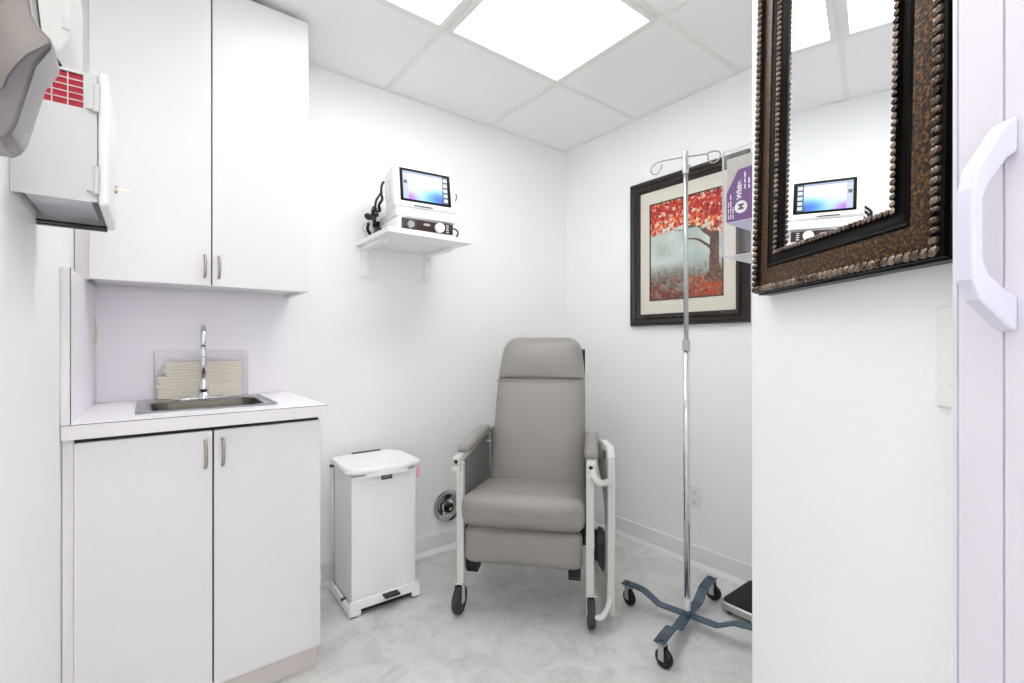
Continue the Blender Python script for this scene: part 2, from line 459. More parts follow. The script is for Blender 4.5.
# upper cabinet
ux0, ux1 = -2.418, -1.757
uc = thing('wall_cabinet', 'tall white laminate wall cabinet with two doors reaching the ceiling', 'cabinet', ((ux0 + ux1) / 2, -.15, 1.372))
ox3, oy3, oz3 = L(uc)
b = MB()
b.box(ux0 - ox3, ux1 - ox3, -.30 - oy3, -.0015 - oy3, .012, 1.09)
b.box(ux0 - ox3, ux1 - ox3, -.30 - oy3, -.28 - oy3, 0, .012); b.box(ux1 - .018 - ox3, ux1 - ox3, -.28 - oy3, -.0015 - oy3, 0, .012)
b.build('carcass', M['lam'], uc)
MB().box(XL + .002 - ox3, ux0 - ox3, -.300 - oy3, -.285 - oy3, 0, 1.09).build('filler_strip', M['lam_edge'], uc)
MB().box(ux0 + .004 - ox3, ux1 - .004 - ox3, -.3035 - oy3, -.2998 - oy3, .004, 1.088).build('shadow_gap', M['gap'], uc)  # same dark sheet for the shaded gaps of the wall cabinet
for x0, x1, hx in ((ux0, -2.0905, -2.11), (-2.0862, ux1 - .001, -2.067)):
    d = MB().box(x0 - ox3, x1 - ox3, -.322 - oy3, -.304 - oy3, 0, 1.088).build('cabinet_door', M['lam'], uc, bevel=.001)
    bow_handle(d, hx - ox3, -.322 - oy3, .030, .108)

# ------------------------------------------------------------------ sink and faucet
sk = thing('sink', 'small stainless steel drop-in sink in the white countertop', 'sink', (-2.100, -.297, .9455))
def rr(w_, h_, r, z, n=6, cy=0.):
    out = []
    for sx, sy, a0 in ((1, 1, 0), (-1, 1, PI / 2), (-1, -1, PI), (1, -1, 1.5 * PI)):
        for k in range(n + 1):
            a = a0 + PI / 2 * k / n
            out.append((sx * (w_ / 2 - r) + r * math.cos(a), cy + sy * (h_ / 2 - r) + r * math.sin(a), z))
    return out
b = MB()
b.loft([rr(.405, .362, .02, .0), rr(.405, .362, .02, .004), rr(.395, .352, .018, .0065), rr(.34, .28, .05, .0062, cy=-.03), rr(.328, .268, .05, .001, cy=-.03)], cap=False)
b.build('rim', M['steel'], sk, smooth='auto')
b = MB()
b.loft([rr(.329, .269, .05, .003, cy=-.03), rr(.318, .258, .05, -.012, cy=-.03), rr(.31, .25, .055, -.12, cy=-.03), rr(.25, .19, .06, -.145, cy=-.03), rr(.05, .05, .02, -.15, cy=-.03)], cap=False)
b.build('bowl', M['steel_shaded'], sk, smooth='auto')
MB().lathe([(.03, -.148), (.032, -.146), (.02, -.144), (.0, -.146)], (0, -.03, 0)).build('drain', M['chrome'], sk, smooth='auto')
for x in (-.19, .19):
    MB().box(x - .004, x + .004, -.17, .17, .0062, .0085).build('raised_edge', M['steel'], sk, bevel=.002)

fa = thing('faucet', 'chrome gooseneck faucet standing at the back of the sink', 'faucet', (-2.101, -.165, .952))
MB().lathe([(.026, 0), (.026, .006), (.02, .016), (.015, .024), (.018, .032), (.018, .05), (.013, .06), (.012, .075)]).build('base', M['chrome'], fa, smooth='auto')
sw = Vector((-.081, -1, 0)).normalized()
pts = [(0, 0, .06), (0, 0, .15), (0, 0, .20)]
for k in range(1, 13):
    a = PI * k / 12 * 1.0
    rad = .052
    pts.append((sw.x * rad * (1 - math.cos(a)), sw.y * rad * (1 - math.cos(a)), .222 + rad * math.sin(a)))
pts.append((sw.x * .104, sw.y * .104, .20))
MB().tube(pts, .0095, seg=14).build('spout', M['chrome'], fa, smooth=True)
MB().lathe([(.0115, .195), (.0125, .18), (.0125, .165), (.010, .163)], (sw.x * .104, sw.y * .104, 0)).build('aerator', M['chrome'], fa, smooth='auto')
for s_ in (-1, 1):
    MB().lathe([(.018, 0), (.018, .004), (.012, .01), (0.001, .012)], (s_ * .055, 0, 0)).build('deck_button', M['chrome'], fa, smooth='auto')
b = MB(); b.rbox(0, 0, .003, .20, .045, .006, .003, n=4); b.build('deck_plate', M['chrome'], fa, smooth=True)

# ------------------------------------------------------------------ paper towels in the acrylic holder
th = thing('towel_holder', 'clear acrylic tray on the backsplash holding folded paper towels', 'towel holder', (-2.098, -.0085, .9465))
W2 = .155
b = MB()
b.box(-W2, W2, -.105, -.003, 0, .003); b.box(-W2, W2, -.004, -.001, .003, .190)
b.box(-W2, -W2 + .003, -.105, -.004, .003, .180); b.box(W2 - .003, W2, -.105, -.004, .003, .180)
b.build('acrylic_shell', M['acr'], th)
b = MB(); b.box(-W2, W2, -.108, -.105, 0, .190); b.build('front_panel', M['acr'], th)
b = MB(); b.box(-W2, W2, -.1085, -.1045, .190, .192); b.box(-W2 - .001, -W2 + .002, -.1085, -.1045, 0, .190); b.box(W2 - .002, W2 + .001, -.1085, -.1045, 0, .190); b.build('polished_edge', M['acr_edge'], th)
# folded towels, one thing each
rnd = random.Random(3)
z = .951
for k in range(13):
    hh = .0106 + rnd.uniform(-.0008, .0008)
    wl = -.146 if k < 8 else -.124
    x0 = wl + rnd.uniform(-.004, .004); x1 = .136 + rnd.uniform(-.004, .004)
    b = MB()
    # three folded layers, slightly fanned at the front
    jj = rnd.uniform(-.003, .003)
    for q in range(1):
        za = k and 0
        b.box(x0 + rnd.uniform(0, .002), x1 - rnd.uniform(0, .002), -.038 + jj, .046, .0001, hh - .0002)
    t = b.build('folded_paper_towel', M['towel'], bevel=.0032, loc=(-2.098, -.062, z))
    nth = ['lowest', 'second', 'third', 'fourth', 'fifth', 'sixth', 'seventh']
    if k < 7: where = (nth[k] + ' of the stack behind the faucet') if k == 0 else nth[k] + ' from the bottom of the stack behind the faucet'
    else: where = ('topmost of the stack behind the faucet') if k == 12 else nth[12 - k] + ' from the top of the stack behind the faucet'
    tag(t, 'cream folded paper towel, ' + where, 'paper towel', 'folded paper towels stacked behind the faucet')
    z += hh

# ------------------------------------------------------------------ sharps box on the left wall
def dish(name): pass
sb = thing('sharps_cabinet', 'pale grey wall cabinet with red grille window and key in its door', 'wall cabinet', (XL, -1.05, 1.426), PI / 2)
# local: x along the wall away from the camera, -y out of the wall
hx = .12; dp = .112; hh = .232
b = MB()
b.box(-hx, -hx + .003, -.031, -.0005, 0, hh); b.box(-hx, -hx + .003, -dp, -.093, 0, hh)
b.box(-hx, -hx + .003, -.093, -.031, 0, .168); b.box(-hx, -hx + .003, -.093, -.031, .229, hh)
b.box(hx - .003, hx, -dp, -.0005, 0, hh); b.box(-hx + .003, hx - .003, -.0035, -.0005, 0, hh)
b.box(-hx, hx, -dp, -.0005, hh, hh + .003)
b.build('case', M['greyp'], sb)
MB().box(-hx + .006, -hx + .010, -.096, -.02, .155, .229).build('red_liner', M['red'], sb)
b = MB()
for k in range(1, 3): b.box(-hx + .0005, -hx + .0025, -.031 - .062 * k / 3 - .0008, -.031 - .062 * k / 3 + .0008, .168, .229)
for k in range(1, 5): b.box(-hx + .0005, -hx + .0025, -.093, -.031, .168 + .061 * k / 5 - .0007, .168 + .061 * k / 5 + .0007)
b.build('grille_bars', M['greyp'], sb)
MB().box(-hx + .02, hx - .006, -dp + .012, -.010, .012, .014).build('clear_bottom_tray', M['acr_edge'], sb)
b = MB(); b.box(hx - .016, hx, -dp - .002, -.002, -.004, .0); b.box(hx - .016, hx, -dp - .002, -.002, -.010, -.007); b.build('bottom_track', M['black'], sb)
dr = MB().box(-hx - .004, hx + .004, -dp - .017, -dp - .001, -.006, hh + .010).build('cabinet_door', M['whitep'], sb, bevel=.007, seg=3)
for z0 in (.018, .168):
    b = MB(); b.box(-hx - .008, -hx - .0005, -dp + .004, -dp + .014, z0, z0 + .042); b.cyl((-hx - .007, -dp + .001, z0 - .004), (-hx - .007, -dp + .001, z0 + .046), .0045, seg=10)
    b.build('hinge', M['greyp'], sb, smooth='auto')
kx = .045
b = MB(); b.cyl((kx, -dp - .016, .07), (kx, -dp - .022, .07), .008); b.build('lock', M['nickel'], sb, smooth='auto')
b = MB(); b.box(kx - .001, kx + .001, -dp - .046, -dp - .022, .068, .0715); b.build('key', M['nickel'], sb)
b = MB(); b.prism([(-.012, hh + .004), (-.100, hh + .004), (-.085, hh + .045), (-.070, hh + .045)], .04, .06, 'x'); b.build('top_bracket', M['greyp'], sb)

# white dispenser above it
wd = thing('glove_dispenser', 'white rounded wall dispenser above the grey sharps cabinet', 'dispenser', (XL, -1.02, 1.692), PI / 2)
prof = [(-.001, 0), (-.044, .004), (-.058, .022), (-.069, .048), (-.072, .085), (-.072, .20), (-.066, .26), (-.048, .28), (-.001, .28)]
b = MB(); b.prism(prof, -.10, .10, 'x'); b.build('housing', mat('dispenser_white', srgb(212, 212, 209), .4), wd, smooth='auto', bevel=.006, seg=3)
for z0 in (.06, .17):
    MB().box(-.104, -.098, -.070, -.060, z0, z0 + .02).build('side_clip', M['greyp'], wd, bevel=.001)
MB().prism([(-.01, .0), (-.045, -.004), (-.055, .02), (-.01, .02)], -.08, .0, 'x').build('outlet_lip', M['greyp'], wd)

# near smoke grey dispenser
td = thing('towel_dispenser', 'large smoke grey glossy wall dispenser cut by the left edge of the photo', 'dispenser', (XL, -1.535, 1.39), PI / 2)
pf = [(-.0005, .005), (-.046, .001), (-.058, .001), (-.064, .006), (-.070, .018), (-.086, .092), (-.098, .116), (-.099, .129), (-.096, .135), (-.087, .144), (-.081, .157), (-.077, .202), (-.074, .26), (-.070, .36), (-.06, .40), (-.0005, .40)]
inner = [(-.0985, .126), (-.088, .114), (-.078, .103), (-.069, .087), (-.063, .073), (-.060, .060), (-.054, .055), (-.0005, .052)]
up = [(y, z + .0015) for y, z in inner[::-1]] + pf[8:]
lo = [p for p in pf[:7]] + inner
b = MB(); b.prism(up, -.02, .035, 'x'); b.build('cover', M['smoke'], td, smooth='auto', bevel=.003)
b = MB(); b.prism(lo, -.035, .035, 'x'); b.build('lower_tray', M['smoke_dark'], td, smooth='auto', bevel=.004, seg=3)
ed = [(y, z) for y, z in pf[7:14]]
rings = MB(); rings.tube([(.0355, y, z) for y, z in ed], .0016, seg=8); rings.build('cover_seam', M['black'], td, smooth=True)

# ------------------------------------------------------------------ wall shelf with monitor
sh = thing('wall_shelf', 'white wall shelf on two brackets carrying the monitor', 'shelf', (-1.235, 0, 1.5))
MB().box(-.217, .217, -.396, -.001, .150, .172).build('shelf_board', M['white'], sh, bevel=.002)
for x in (-.172, .172):
    b = MB(); b.box(x - .018, x + .018, -.016, -.001, 0, .150)
    b.box(x - .018, x + .018, -.25, -.016, .134, .150)
    b.prism([(-.016, .134), (-.06, .134), (-.016, .085)], x - .004, x + .004, 'x')
    b.build('bracket', M['white'], sh, bevel=.004, seg=3)

dv = thing('electrosurgical_unit', 'white low electronic unit with dark control panel and white dial under the monitor', 'electronic unit', (-1.242, -.215, 1.6735), R(-3))
MB().box(-.142, .140, -.150, .145, .006, .062).build('case', M['white'], dv, bevel=.006, seg=3)
MB().box(-.122, .135, -.1535, -.149, .010, .058).build('control_panel', mat('dark_brown_panel', srgb(52, 36, 38), .35), dv)
MB().box(-.122, -.052, -.1545, -.1535, .014, .056).build('connector_panel', mat('dark_grey_panel', srgb(74, 70, 72), .35), dv)
MB().lathe([(.021, -.172), (.0225, -.168), (.0225, -.1535)][::-1], (.062, 0, .033), 'y').build('dial', M['white'], dv, smooth='auto')
MB().lathe([(.014, -.170), (.016, -.166), (.018, -.1545)][::-1], (-.082, 0, .030), 'y').build('port', M['alu'], dv, smooth='auto')
for k in range(4): MB().box(.100, .112, -.1545, -.1535, .017 + k * .010, .021 + k * .010).build('indicator', M['textw'], dv)
MB().ell((0, -.1538, .040), (.018, .001, .006), None, 16, 8).build('emblem', M['cardgrey'], dv)
for x in (-.11, .11):
    for y in (-.12, .11): MB().cyl((x, y, 0), (x, y, .007), .012, seg=12).build('foot', M['rubber'], dv, smooth='auto')

mo = thing('patient_monitor', 'white patient monitor with a glowing blue and lavender screen on the shelf', 'monitor', (-1.228, -.21, 1.7395), R(-7))
b = MB(); b.box(-.148, .150, -.158, .118, 0, .042); b.build('base', M['whitep'], mo, bevel=.006, seg=3)
tl = R(-9)
rx = Matrix.Rotation(tl, 3, 'X')
def lean(x, y, z): return tuple(Vector((0, -.150, .040)) + rx @ (Vector((x, y, z)) - Vector((0, -.150, .040))))
b = MB(); b.box(-.152, .154, -.150, -.010, .052, .252); b.box(-.130, .130, -.010, .06, .065, .235)
for v in b.bm.verts: v.co = lean(*v.co)
b.build('housing', M['whitep'], mo, bevel=.010, seg=4)
b = MB(); b.box(-.122, .127, -.1515, -.149, .076, .236)
for v in b.bm.verts: v.co = lean(*v.co)
b.build('bezel', M['gloss_black'], mo, bevel=.0012)
# screen picture
ny, nx = 48, 80
yy, xx = np.mgrid[0:ny, 0:nx]; u = xx / nx; v = yy / ny
img = np.zeros((ny, nx, 3))
white = np.array([.93, .96, 1.]); blue = np.array([.16, .45, .86]); cy = np.array([.62, .88, .98]); pu = np.array([.62, .34, .92]); navy = np.array([.05, .16, .42])
t = np.clip(v * 1.15 - .15 + .25 * (u - .5) + .05 * np.sin(u * 9), 0, 1)[..., None]
img = white * (1 - t) + cy * t
g1 = np.exp(-(((u - .10) / .22) ** 2 + ((v - .95) / .25) ** 2))[..., None]; img = img * (1 - g1) + pu * g1
g2 = np.exp(-(((u - .75) / .28) ** 2 + ((v - .85) / .28) ** 2))[..., None]; img = img * (1 - g2) + blue * g2
g3 = np.exp(-(((u - .95) / .2) ** 2 + ((v - 1.05) / .35) ** 2))[..., None]; img = img * (1 - g3 * .8) + navy * g3 * .8
img[:, :9] = np.array([.62, .66, .74]); img[16:22, 1:7] = .25
img[:4, :] = np.array([.50, .56, .66])
img[:, 70:] = np.array([.12, .17, .26])
for r0 in range(3, 46, 9): img[r0:r0 + 6, 72:79] = np.array([.72, .78, .86])
sc_ = colgrid('screen', .220, .136, np.clip(img, 0, 1), attr_mat('screen_glow', .3, 1.0), mo, (0, 0, 0))
sc_.location = lean(.002, -.1520, .1550); sc_.rotation_euler = (tl, 0, 0)
b = MB(); b.box(-.06, .03, -.1525, -.150, .056, .061)
for v_ in b.bm.verts: v_.co = lean(*v_.co)
b.build('button_strip', M['rubber'], mo)
MB().box(.085, .128, -.1595, -.157, .012, .022).build('name_strip', M['beige'], mo)
b = MB()
for k in range(5): b.box(-.1535, -.1515, -.115, -.08, .09 + k * .022, .096 + k * .022)
for v_ in b.bm.verts: v_.co = lean(*v_.co)
b.build('side_vents', M['greyp'], mo)
b = MB(); b.tube(bez([(.150, -.09, .150), (.168, -.10, .158), (.172, -.105, .145), (.164, -.10, .115)], 5), .0025, seg=8); b.build('side_hook', M['rod'], mo, smooth=True)

# cables behind the equipment
def cable(pts, r, label, m=None, plug=False, cat='cable', grp=None):
    c0 = Vector(pts[0])
    if plug:
        t = thing('cable', label, cat, c0, 0, grp)
        MB().tube(bez([Vector(p) - c0 for p in pts], 6), r, seg=8).build('lead', m or M['black'], t, smooth=True)
        e = Vector(pts[-1]) - c0; d_ = (Vector(pts[-1]) - Vector(pts[-2])).normalized()
        MB().cyl(e, e + d_ * .028, r * 2.2, r * 1.7, 10).build('plug', M['black'], t, smooth='auto')
        return t
    o_ = MB().tube(bez([Vector(p) - c0 for p in pts], 6), r, seg=8).build('cable', m or M['black'], smooth=True, loc=c0)
    return tag(o_, label, cat, grp)
zt = 1.673
cable([(-1.351, -0.105, 1.962), (-1.368, -0.125, 1.937), (-1.384, -0.155, 1.888), (-1.386, -0.175, 1.853), (-1.410, -0.195, 1.818), (-1.401, -0.175, 1.79)], .0063, 'black cable arching down beside the upper left of the monitor')
cable([(-1.351, -0.085, 1.917), (-1.386, -0.135, 1.880), (-1.418, -0.175, 1.835), (-1.407, -0.145, 1.80), (-1.376, -0.125, 1.815), (-1.368, -0.085, 1.85)], .0058, 'black cable looped close to the left side of the monitor')
cable([(-1.361, -0.035, 1.775), (-1.392, -0.085, 1.770), (-1.426, -0.155, 1.757), (-1.464, -0.205, 1.750)], .0073, 'black cable whose plug sticks out farthest left of the shelf equipment', plug=True)
cable([(-1.371, -0.035, 1.750), (-1.398, -0.125, 1.724), (-1.424, -0.195, 1.694), (-1.413, -0.225, 1.682), (-1.398, -0.205, 1.690), (-1.398, -0.155, 1.715), (-1.398, -0.105, 1.70)], .0083, 'thick black cable coiled on the shelf left of the white unit')
cable([(-1.361, -0.055, 1.805), (-1.392, -0.125, 1.792), (-1.406, -0.135, 1.773), (-1.410, -0.135, 1.738), (-1.398, -0.105, 1.737), (-1.366, -0.065, 1.757)], .0073, 'black cable curled halfway up behind the white unit', plug=True)
cable([(-1.356, -0.025, 1.850), (-1.391, -0.075, 1.838), (-1.402, -0.085, 1.800), (-1.392, -0.095, 1.775), (-1.361, -0.025, 1.80)], .0048, 'black thin cable nearest the wall left of the monitor')
cable([(-1.372, -.06, 1.835), (-1.398, -.10, 1.822), (-1.412, -.13, 1.800), (-1.404, -.12, 1.782), (-1.385, -.06, 1.800)], .0075, 'thick black cable bent into a short loop at mid height behind the monitor', plug=True)
cable([(-1.400, -.03, 1.765), (-1.418, -.08, 1.748), (-1.430, -.10, 1.718), (-1.412, -.09, 1.695), (-1.402, -.04, 1.690)], .0075, 'black cable dropping to the shelf against the wall, left of the white unit')
cable([(-1.453, -.13, 1.738), (-1.462, -.12, 1.716), (-1.442, -.10, 1.700), (-1.424, -.07, 1.680)], .004, 'grey thin cable hanging behind the left side of the white unit', m=M['greyp'])
cable([(-1.100, -.30, 1.728), (-1.055, -.29, 1.738), (-1.022, -.27, 1.728), (-1.030, -.26, 1.703), (-1.060, -.27, 1.686), (-1.096, -.27, 1.690)], .004, 'black cable looping out right of the white dial')

# ------------------------------------------------------------------ round chrome wall plate
rp = thing('vacuum_outlet', 'round chrome dish on the wall beside the recliner, black knob in its middle', 'wall outlet', (-.93, 0, .243))
MB().lathe([(.088, -.001), (.092, -.006), (.090, -.012), (.080, -.014), (.060, -.009), (.036, -.006), (.030, -.010)], (0, 0, 0), 'y', 40).build('chrome_dish', M['chrome'], rp, smooth='auto')
MB().lathe([(.028, -.006), (.030, -.022), (.024, -.032), (.012, -.034)], (.0, 0, -.008), 'y').build('knob', M['black'], rp, smooth='auto')
MB().lathe([(.010, -.030), (.010, -.042), (.004, -.044)], (.0, 0, -.008), 'y').build('knob_stud', M['chrome'], rp, smooth='auto')

# ------------------------------------------------------------------ step-on can
tc_ = thing('step_can', 'white metal step-on waste can with lid, beside the cabinet', 'waste can', (-1.438, -.21, 0), R(-2))
b = MB(); b.rbox(0, .0, .316, .298, .268, .557, .012, n=6); b.build('body', M['white'], tc_, smooth='auto')
b = MB()
b.box(-.160, .160, -.148, -.136, .030, .070); b.box(-.160, -.110, -.148, -.136, .006, .030); b.box(.122, .160, -.148, -.136, .006, .030)
b.box(-.162, -.150, -.148, .140, .006, .050); b.box(.150, .162, -.148, .140, .006, .050); b.box(-.150, .150, .128, .140, .006, .05)
b.build('base_frame', M['white'], tc_, bevel=.003)
MB().box(-.15, .15, -.134, .128, .012, .036).build('underside', M['black'], tc_)
b = MB(); b.box(-.018, .052, -.185, -.136, .058, .066); b.build('pedal', M['black'], tc_, bevel=.003)
b = MB(); b.box(-.026, .060, -.160, -.136, .050, .058); b.build('pedal_bracket', M['white'], tc_, bevel=.002)
# lid: bulging front lip
lp = [(-.150, .150), (-.165, .13), (-.168, -.115), (-.140, -.148), (-.07, -.160), (0, -.166), (.08, -.160), (.145, -.145), (.170, -.13), (.168, .08), (.12, .150)]
b = MB()
b.loft([[(x * .98, y * .98, .603) for x, y in lp], [(x, y, .608) for x, y in lp], [(x, y, .620) for x, y in lp], [(x * .97, y * .97, .628) for x, y in lp], [(x * .6, y * .6, .632) for x, y in lp]])
b.prism([(-.09, -.155), (0, -.168), (.10, -.155)], .590, .612, 'z')
b.build('lid', M['white'], tc_, smooth='auto')
MB().box(-.016, .031, -.1385, -.1335, .563, .584).build('maker_plate', M['rod'], tc_)
MB().prism([(-.011, .5695), (-.002, .5725), (.012, .5740), (.026, .5770), (.026, .5785), (.010, .5765), (-.004, .5750), (-.011, .5720)], -.1392, -.1386, 'y').build('maker_emblem', M['cardgrey'], tc_)
MB().box(.150, .166, -.134, -.131, .545, .596).build('hanging_tag', M['pink'], tc_)
MB().cyl((-.158, .085, .045), (-.158, .085, .600), .0025, seg=8).build('lift_rod', M['greyp'], tc_, smooth=True)
MB().cyl((-.156, .125, .03), (-.156, .125, .608), .004, seg=8).build('rear_rod', M['white'], tc_, smooth=True)
for y, z in ((-.06, .05), (.12, .592)):
    MB().cyl((-.150, y, z), (-.170, y, z), .007, seg=12).build('pivot_screw', M['rod'], tc_, smooth='auto')
for x in (-.14, .14):
    for y in (-.13, .12): MB().box(x - .015, x + .015, y - .012, y + .012, 0, .012).build('foot', M['black'], tc_)
MB().box(-.06, .08, .14, .150, .618, .634).build('rear_hinge', M['rod'], tc_)

# ------------------------------------------------------------------ recliner
rc = thing('recliner', 'grey vinyl medical recliner on casters in the far corner', 'recliner', (-1.034, -.803, 0), R(-48))
V = M['vinyl']
# seat
def seatwarp(x, y, z):
    z += -.055 * (y + .02) / .45 if y > -.02 else 0
    return (x, y, z)
b = MB(); b.rbox(0, .205, .460, .520, .50, .138, .045, (.004, .012, .020), 14, seatwarp); b.build('seat_cushion', V, rc, smooth=True)
# crease line along the seat front
b = MB(); b.tube(bez([(-.255, -.030, .470), (-.2, -.046, .468), (0, -.056, .462), (.2, -.046, .468), (.255, -.030, .470)], 6), .0025, seg=6); b.build('seat_welt', M['vinyl_in'], rc, smooth=True)
b = MB(); b.rbox(0, .018, .309, .497, .075, .152, .028, (0, .012, .004), 12); b.build('footrest', V, rc, smooth=True)
# backrest: two sections split by a seam, tapering and leaning back
def backpt(x, y, z):
    # z runs 0..1 along the height; y = thickness
    s_ = z
    zz = .42 + .775 * s_
    yy_ = .36 + .27 * s_ + y
    wdt = .240 - .012 * s_ - (.026 * max(0, (s_ - .68) / .32) ** 1.5)
    return (x * wdt + .018, yy_, zz)
def backwarp(x, y, z): return backpt(x, y, z)
def cushion(z0, z1, rtop, name, puff):
    b = MB(); n = 22; m_ = 26; th_ = .062
    for side in (-1, 1):
        pass
    rings = []
    for j in range(m_ + 1):
        t_ = j / m_; z_ = z0 + (z1 - z0) * t_
        # distance from the ends in metres
        dz0 = (z_ - z0) * .775; dz1 = (z1 - z_) * .775
        e0 = math.sqrt(max(0, 1 - (1 - min(1, dz0 / .022)) ** 2)); e1 = math.sqrt(max(0, 1 - (1 - min(1, dz1 / .03)) ** 2))
        thick = th_ * ((.82 if (z_ - .72) ** 2 < (z_ - z0) ** 2 and e1 < e0 and not rtop or rtop and e0 < e1 else .30) + (.18 if (e1 < e0 and not rtop or rtop and e0 < e1) else .70) * min(e0, e1)) if name != 'x' else th_
        wf = 1.
        if rtop and dz1 < rtop: wf = 1 - (rtop / .24) * (1 - math.sqrt(max(0, 1 - (1 - dz1 / rtop) ** 2)))
        ring = []
        N = 40
        for k in range(N):
            a = 2 * PI * k / N
            cx_, sy_ = math.cos(a), math.sin(a)
            ex = math.copysign(abs(cx_) ** .28, cx_); ey = math.copysign(abs(sy_) ** .55, sy_)
            pf_ = puff * (1 - ex * ex) * math.sin(PI * min(1, max(0, t_))) if sy_ < 0 else 0
            ring.append(backpt(ex * wf, ey * thick - pf_, z_))
        rings.append(ring)
    b.loft(rings); return b.build(name, V, rc, smooth=True)
cushion(.0, .718, 0, 'backrest', .028)
cushion(.720, 1.0, .075, 'headrest', .026)
b = MB(); seam = [backpt(x, -.060 - .020 * (1 - x * x), .719 - .012 * (abs(x) ** 3)) for x in (-1, -.8, -.5, -.2, .2, .5, .8, 1)]
b.tube(bez(seam, 4), .0028, seg=8); b.build('headrest_piping', V, rc, smooth=True)
b = MB(); b.box(-.20, .20, .485, .515, .45, .50); b.build('back_bar', M['ivory'], rc)
b = MB(); b.prism([(.46, .45), (.49, .45), (.72, 1.12), (.69, 1.13)], -.205, -.18, 'x'); b.prism([(.46, .45), (.49, .45), (.72, 1.12), (.69, 1.13)], .215, .246, 'x'); b.build('back_shell', M['black'], rc)
# arm frames
for s_ in (-1, 1):
    X = .276 if s_ < 0 else -.284
    X = -X
    b = MB(); b.prism([(-.014, .655), (.014, .655), (.030, .130), (-.002, .130)], X - .016 - (.004 if s_ > 0 else -.008), X + .016 - (.004 if s_ > 0 else -.008), 'x'); b.build('front_post', M['ivory'], rc, bevel=.003)
    b = MB(); b.prism([(.54, .68), (.56, .68), (.64, .13), (.61, .13)], X - .012, X + .012, 'x'); b.build('rear_post', M['ivory'], rc, bevel=.003)
    # arm rail (open square tube at the front)
    b = MB(); rings = []
    for y, z in ((-.040, .666), (.50, .704)):
        rings.append([(X - .015, y, z - .015), (X + .015, y, z - .015), (X + .015, y, z + .015), (X - .015, y, z + .015)])
    b.loft(rings); b.build('arm_rail', M['ivory'], rc, bevel=.002)
    MB().lathe([(.0085, -.0415), (.0085, -.036), (.001, -.036)], (X, 0, .666), 'y', 16).build('tube_opening', M['black'], rc)
    MB().box(X - .018, X + .018, -.045, .010, .625, .648).build('rail_clamp', M['ivory'], rc, bevel=.002)
    MB().box(X - .010, X + .010, .0, .56, .20, .225).build('lower_rail', M['ivory'], rc)
    def aw(x, y, z): return (x, y, z + .055 * y)
    b = MB(); b.rbox(X + (.010 if s_ < 0 else .002), .245 if s_ < 0 else .195, .700, .062, .42 if s_ < 0 else .36, .032, .014, (0, 0, .006), 8, aw); b.build('armrest_pad', V, rc, smooth=True)
    b = MB(); b.prism([(.012, .655), (.66, .69), (.66, .42), (.034, .40)], X - .006 * s_ - .004, X - .006 * s_ + .004, 'x'); b.build('side_panel', M['vinyl_in'], rc)
    # casters
    def caster(cx_, cy_, r, yaw):
        c = MB(); rot = Matrix.Rotation(yaw, 3, 'Z')
        ax = rot @ Vector((1, 0, 0)); P0 = Vector((cx_, cy_, r))
        seg = 28; rings = []
        for off, rad in ((-.014, r - .012), (-.014, r - .004), (-.009, r), (.009, r), (.014, r - .004), (.014, r - .012)):
            rings.append([P0 + ax * off + (rot @ Vector((0, math.cos(2*PI*k/seg), math.sin(2*PI*k/seg)))) * rad for k in range(seg)])
        c.loft(rings); w_ = c.build('caster_wheel', M['rubber'], rc, smooth='auto')
        h_ = MB().cyl(P0 - ax * .019, P0 + ax * .019, .011, seg=14); h_.build('wheel_hub', M['alu'], w_, smooth='auto')
        f = MB()
        for q in (-1, 1):
            f.obox(P0 + ax * .0185 * q + Vector((0, 0, .030)), (.003, .030, r + .024), rot)
        f.obox(P0 + Vector((0, 0, r + .016)), (.044, .046, .006), rot)
        f.build('caster_fork', M['ivory'], rc, bevel=.002)
    caster(X, .012, .060, R(6) * s_)
    caster(.262 * s_ + (.045 if s_ > 0 else 0), .62, .080, R(28))
b = MB(); b.box(-.265, .265, .02, .045, .345, .370); b.box(-.265, .265, .40, .43, .30, .33); b.box(-.265, -.245, .02, .43, .33, .36); b.box(.245, .265, .02, .43, .33, .36); b.build('seat_frame', M['black'], rc)
for x in (-.228, .215):
    b = MB(); b.prism([(.02, .25), (.06, .25), (.20, .17), (.30, .32), (.26, .34), (.10, .175), (.05, .165), (.03, .19)], x - .025, x + .025, 'x'); b.build('footrest_linkage', M['black'], rc)
# fold-down side tray on the right
X = .366
tp = [(.035, .035), (.018, .06), (.014, .70), (.026, .725), (.05, .738), (.17, .738), (.25, .72), (.28, .67), (.26, .61), (.19, .57), (.12, .52), (.085, .45), (.075, .34), (.085, .22), (.13, .15), (.24, .12), (.33, .10), (.34, .06), (.32, .035)]
def swing(b_):
    for v_ in b_.bm.verts: v_.co.x -= .17 * (v_.co.y - .02)
    return b_
b = MB(); b.prism(tp, X - .015, X + .015, 'x'); swing(b).build('side_tray', M['ivory'], rc, bevel=.004)
b = MB(); b.prism([(.115, .33), (.090, .30), (.095, .22), (.14, .155), (.30, .125), (.31, .30), (.22, .33)], X - .004, X + .004, 'x'); swing(b).build('tray_underside', M['black'], rc)
b = MB(); b.tube(bez([(.288, -.02, .675), (.295, -.04, .64), (.31, -.05, .615), (.335, -.03, .605), (X - .012, .02, .60)], 6), .013, seg=10); b.build('upper_tray_arm', M['ivory'], rc, smooth=True)
b = MB(); b.tube(bez([(.280, .02, .075), (.30, -.03, .07), (.33, -.035, .075), (X - .008, .01, .11), (X - .012, .06, .15)], 6), .012, seg=10); b.build('lower_tray_arm', M['ivory'], rc, smooth=True)
MB().box(.334, .354, .06, .10, .680, .712).build('tray_latch', M['rubber'], rc, bevel=.002)
b = MB(); b.cyl((-.258, .45, .655), (-.235, .45, .655), .004); b.build('recline_pin', M['white'], rc, smooth=True)

